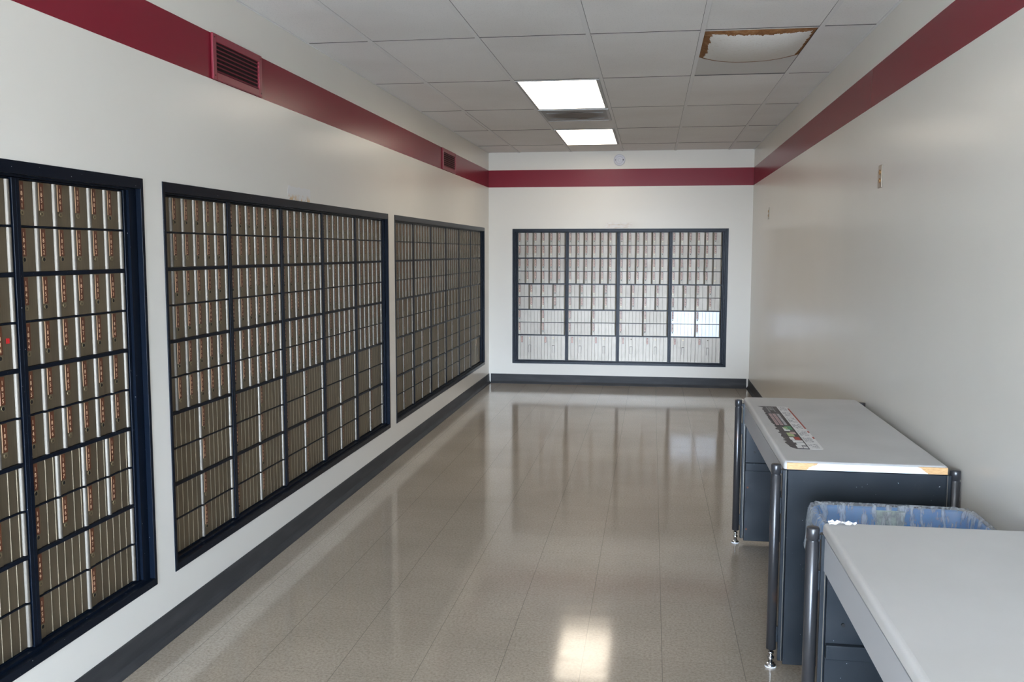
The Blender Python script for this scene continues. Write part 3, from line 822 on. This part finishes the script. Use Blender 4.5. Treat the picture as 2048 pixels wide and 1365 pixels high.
# ---------------------------------------------------------------- blue bin with clear liner
BX0, BX1, BY0, BY1, BZ = .560, 1.090, 2.860, 3.300, .690
bc_x, bc_y = (BX0 + BX1) / 2, (BY0 + BY1) / 2
t = thing('waste_bin', 'blue plastic bin with a clear liner over its rim, between the two grey tables', 'bin', (bc_x, bc_y, 0))
def rrect(hx, hy, r, n=8):
    out = []
    for cx_, cy_, a0 in ((hx - r, hy - r, 0), (-hx + r, hy - r, 90), (-hx + r, -hy + r, 180), (hx - r, -hy + r, 270)):
        for i in range(n + 1):
            a = math.radians(a0 + 90 * i / n); out.append((cx_ + r * math.cos(a), cy_ + r * math.sin(a)))
    return out
hx, hy = (BX1 - BX0) / 2, (BY1 - BY0) / 2
def loft(layers, m_, smooth=True, closed=False):
    b = MB(); vs = []; n = None
    for (dx, z, r) in layers:
        ring = rrect(hx + dx, hy + dx, max(.01, r)); n = len(ring); vs += [(x, y, z) for x, y in ring]
    fs = [(j * n + i, j * n + (i + 1) % n, (j + 1) * n + (i + 1) % n, (j + 1) * n + i) for j in range(len(layers) - 1) for i in range(n)]
    b.add(vs, fs, m_, smooth)
    b.add(vs, [tuple(range(n))[::-1], tuple(range((len(layers) - 1) * n, len(layers) * n))], m_)
    return b
loft([(-.085, .001, .06), (-.080, .006, .06), (-.012, BZ - .05, .06), (0, BZ - .045, .06), (0, BZ - .006, .06), (-.003, BZ, .06), (-.012, BZ, .055), (-.016, BZ - .006, .05), (-.022, BZ - .06, .05), (-.085, .012, .05)], M_BLUE).build('bin_body', t)
b = MB(); b.box((-.044, hy - .0225, BZ - .085), (.052, hy - .0195, BZ - .008), M_BINPATCH); b.build('bin_patch', t, label='pale rectangular patch inside the bin')  # pale mottled rectangle on the inner back wall of the bin
# liner
random.seed(3)
ly = [(-.040, BZ - .35), (-.034, BZ - .22), (-.030, BZ - .12), (-.026, BZ - .06), (-.023, BZ - .02), (-.018, BZ + .004), (-.006, BZ + .009), (.006, BZ + .005), (.010, BZ - .012), (.011, BZ - .05), (.013, BZ - .10), (.016, BZ - .15)]
N = 40
vs = []; nn = None
import mathutils
for li, (dx, z) in enumerate(ly):
    ring = rrect(hx + dx, hy + dx, .055, N // 2); nn = len(ring)
    for i, (x, y) in enumerate(ring):
        q = mathutils.noise.noise(Vector((x * 28, y * 28, z * 6 + 3))) ; q2 = mathutils.noise.noise(Vector((x * 75, y * 75, z * 10)))
        amp = (.0035 if 4 <= li <= 8 else .008)
        s_ = 1 if li >= 6 else -1
        rr = math.hypot(x, y) or 1
        off = (abs(q) * 1.2 + abs(q2) * .5) * amp * s_
        zz_ = z + (abs(q) * .018 if 5 <= li <= 7 else 0) + (q * .03 if li == len(ly) - 1 else 0)
        vs.append((x + x / rr * off, y + y / rr * off, zz_))
b = MB()
b.add(vs, [(j * nn + i, j * nn + (i + 1) % nn, (j + 1) * nn + (i + 1) % nn, (j + 1) * nn + i) for j in range(len(ly) - 1) for i in range(nn)], M_LINER, True)
b.build('liner', t, label='clear crinkled plastic liner folded over the rim')
# white crumple added at the near table's far edge, stands in for liner bits
b = MB(); random.seed(5)
vs = []; nx, ny = 12, 4
for j in range(ny + 1):
    for i in range(nx + 1):
        vs.append((i / nx * .075 - .0375, j / ny * .022, .002 + abs(mathutils.noise.noise(Vector((i * .55, j * .9, 2)))) * .016))
n0 = len(vs); vs += [(x, y, z + .0005) for x, y, z in vs]
fs = []
for j in range(ny):
    for i in range(nx):
        q = j * (nx + 1) + i; fs += [(q, q + 1, q + nx + 2, q + nx + 1), (n0 + q, n0 + q + nx + 1, n0 + q + nx + 2, n0 + q + 1)]
b.add(vs, fs, M_SCRAP)
o = b.build('liner_scrap', loc=(.548, 2.664, .8005)); tag(o, 'small crumpled white scrap at the back edge of the nearest table, standing in for bits of bin liner', 'paper')
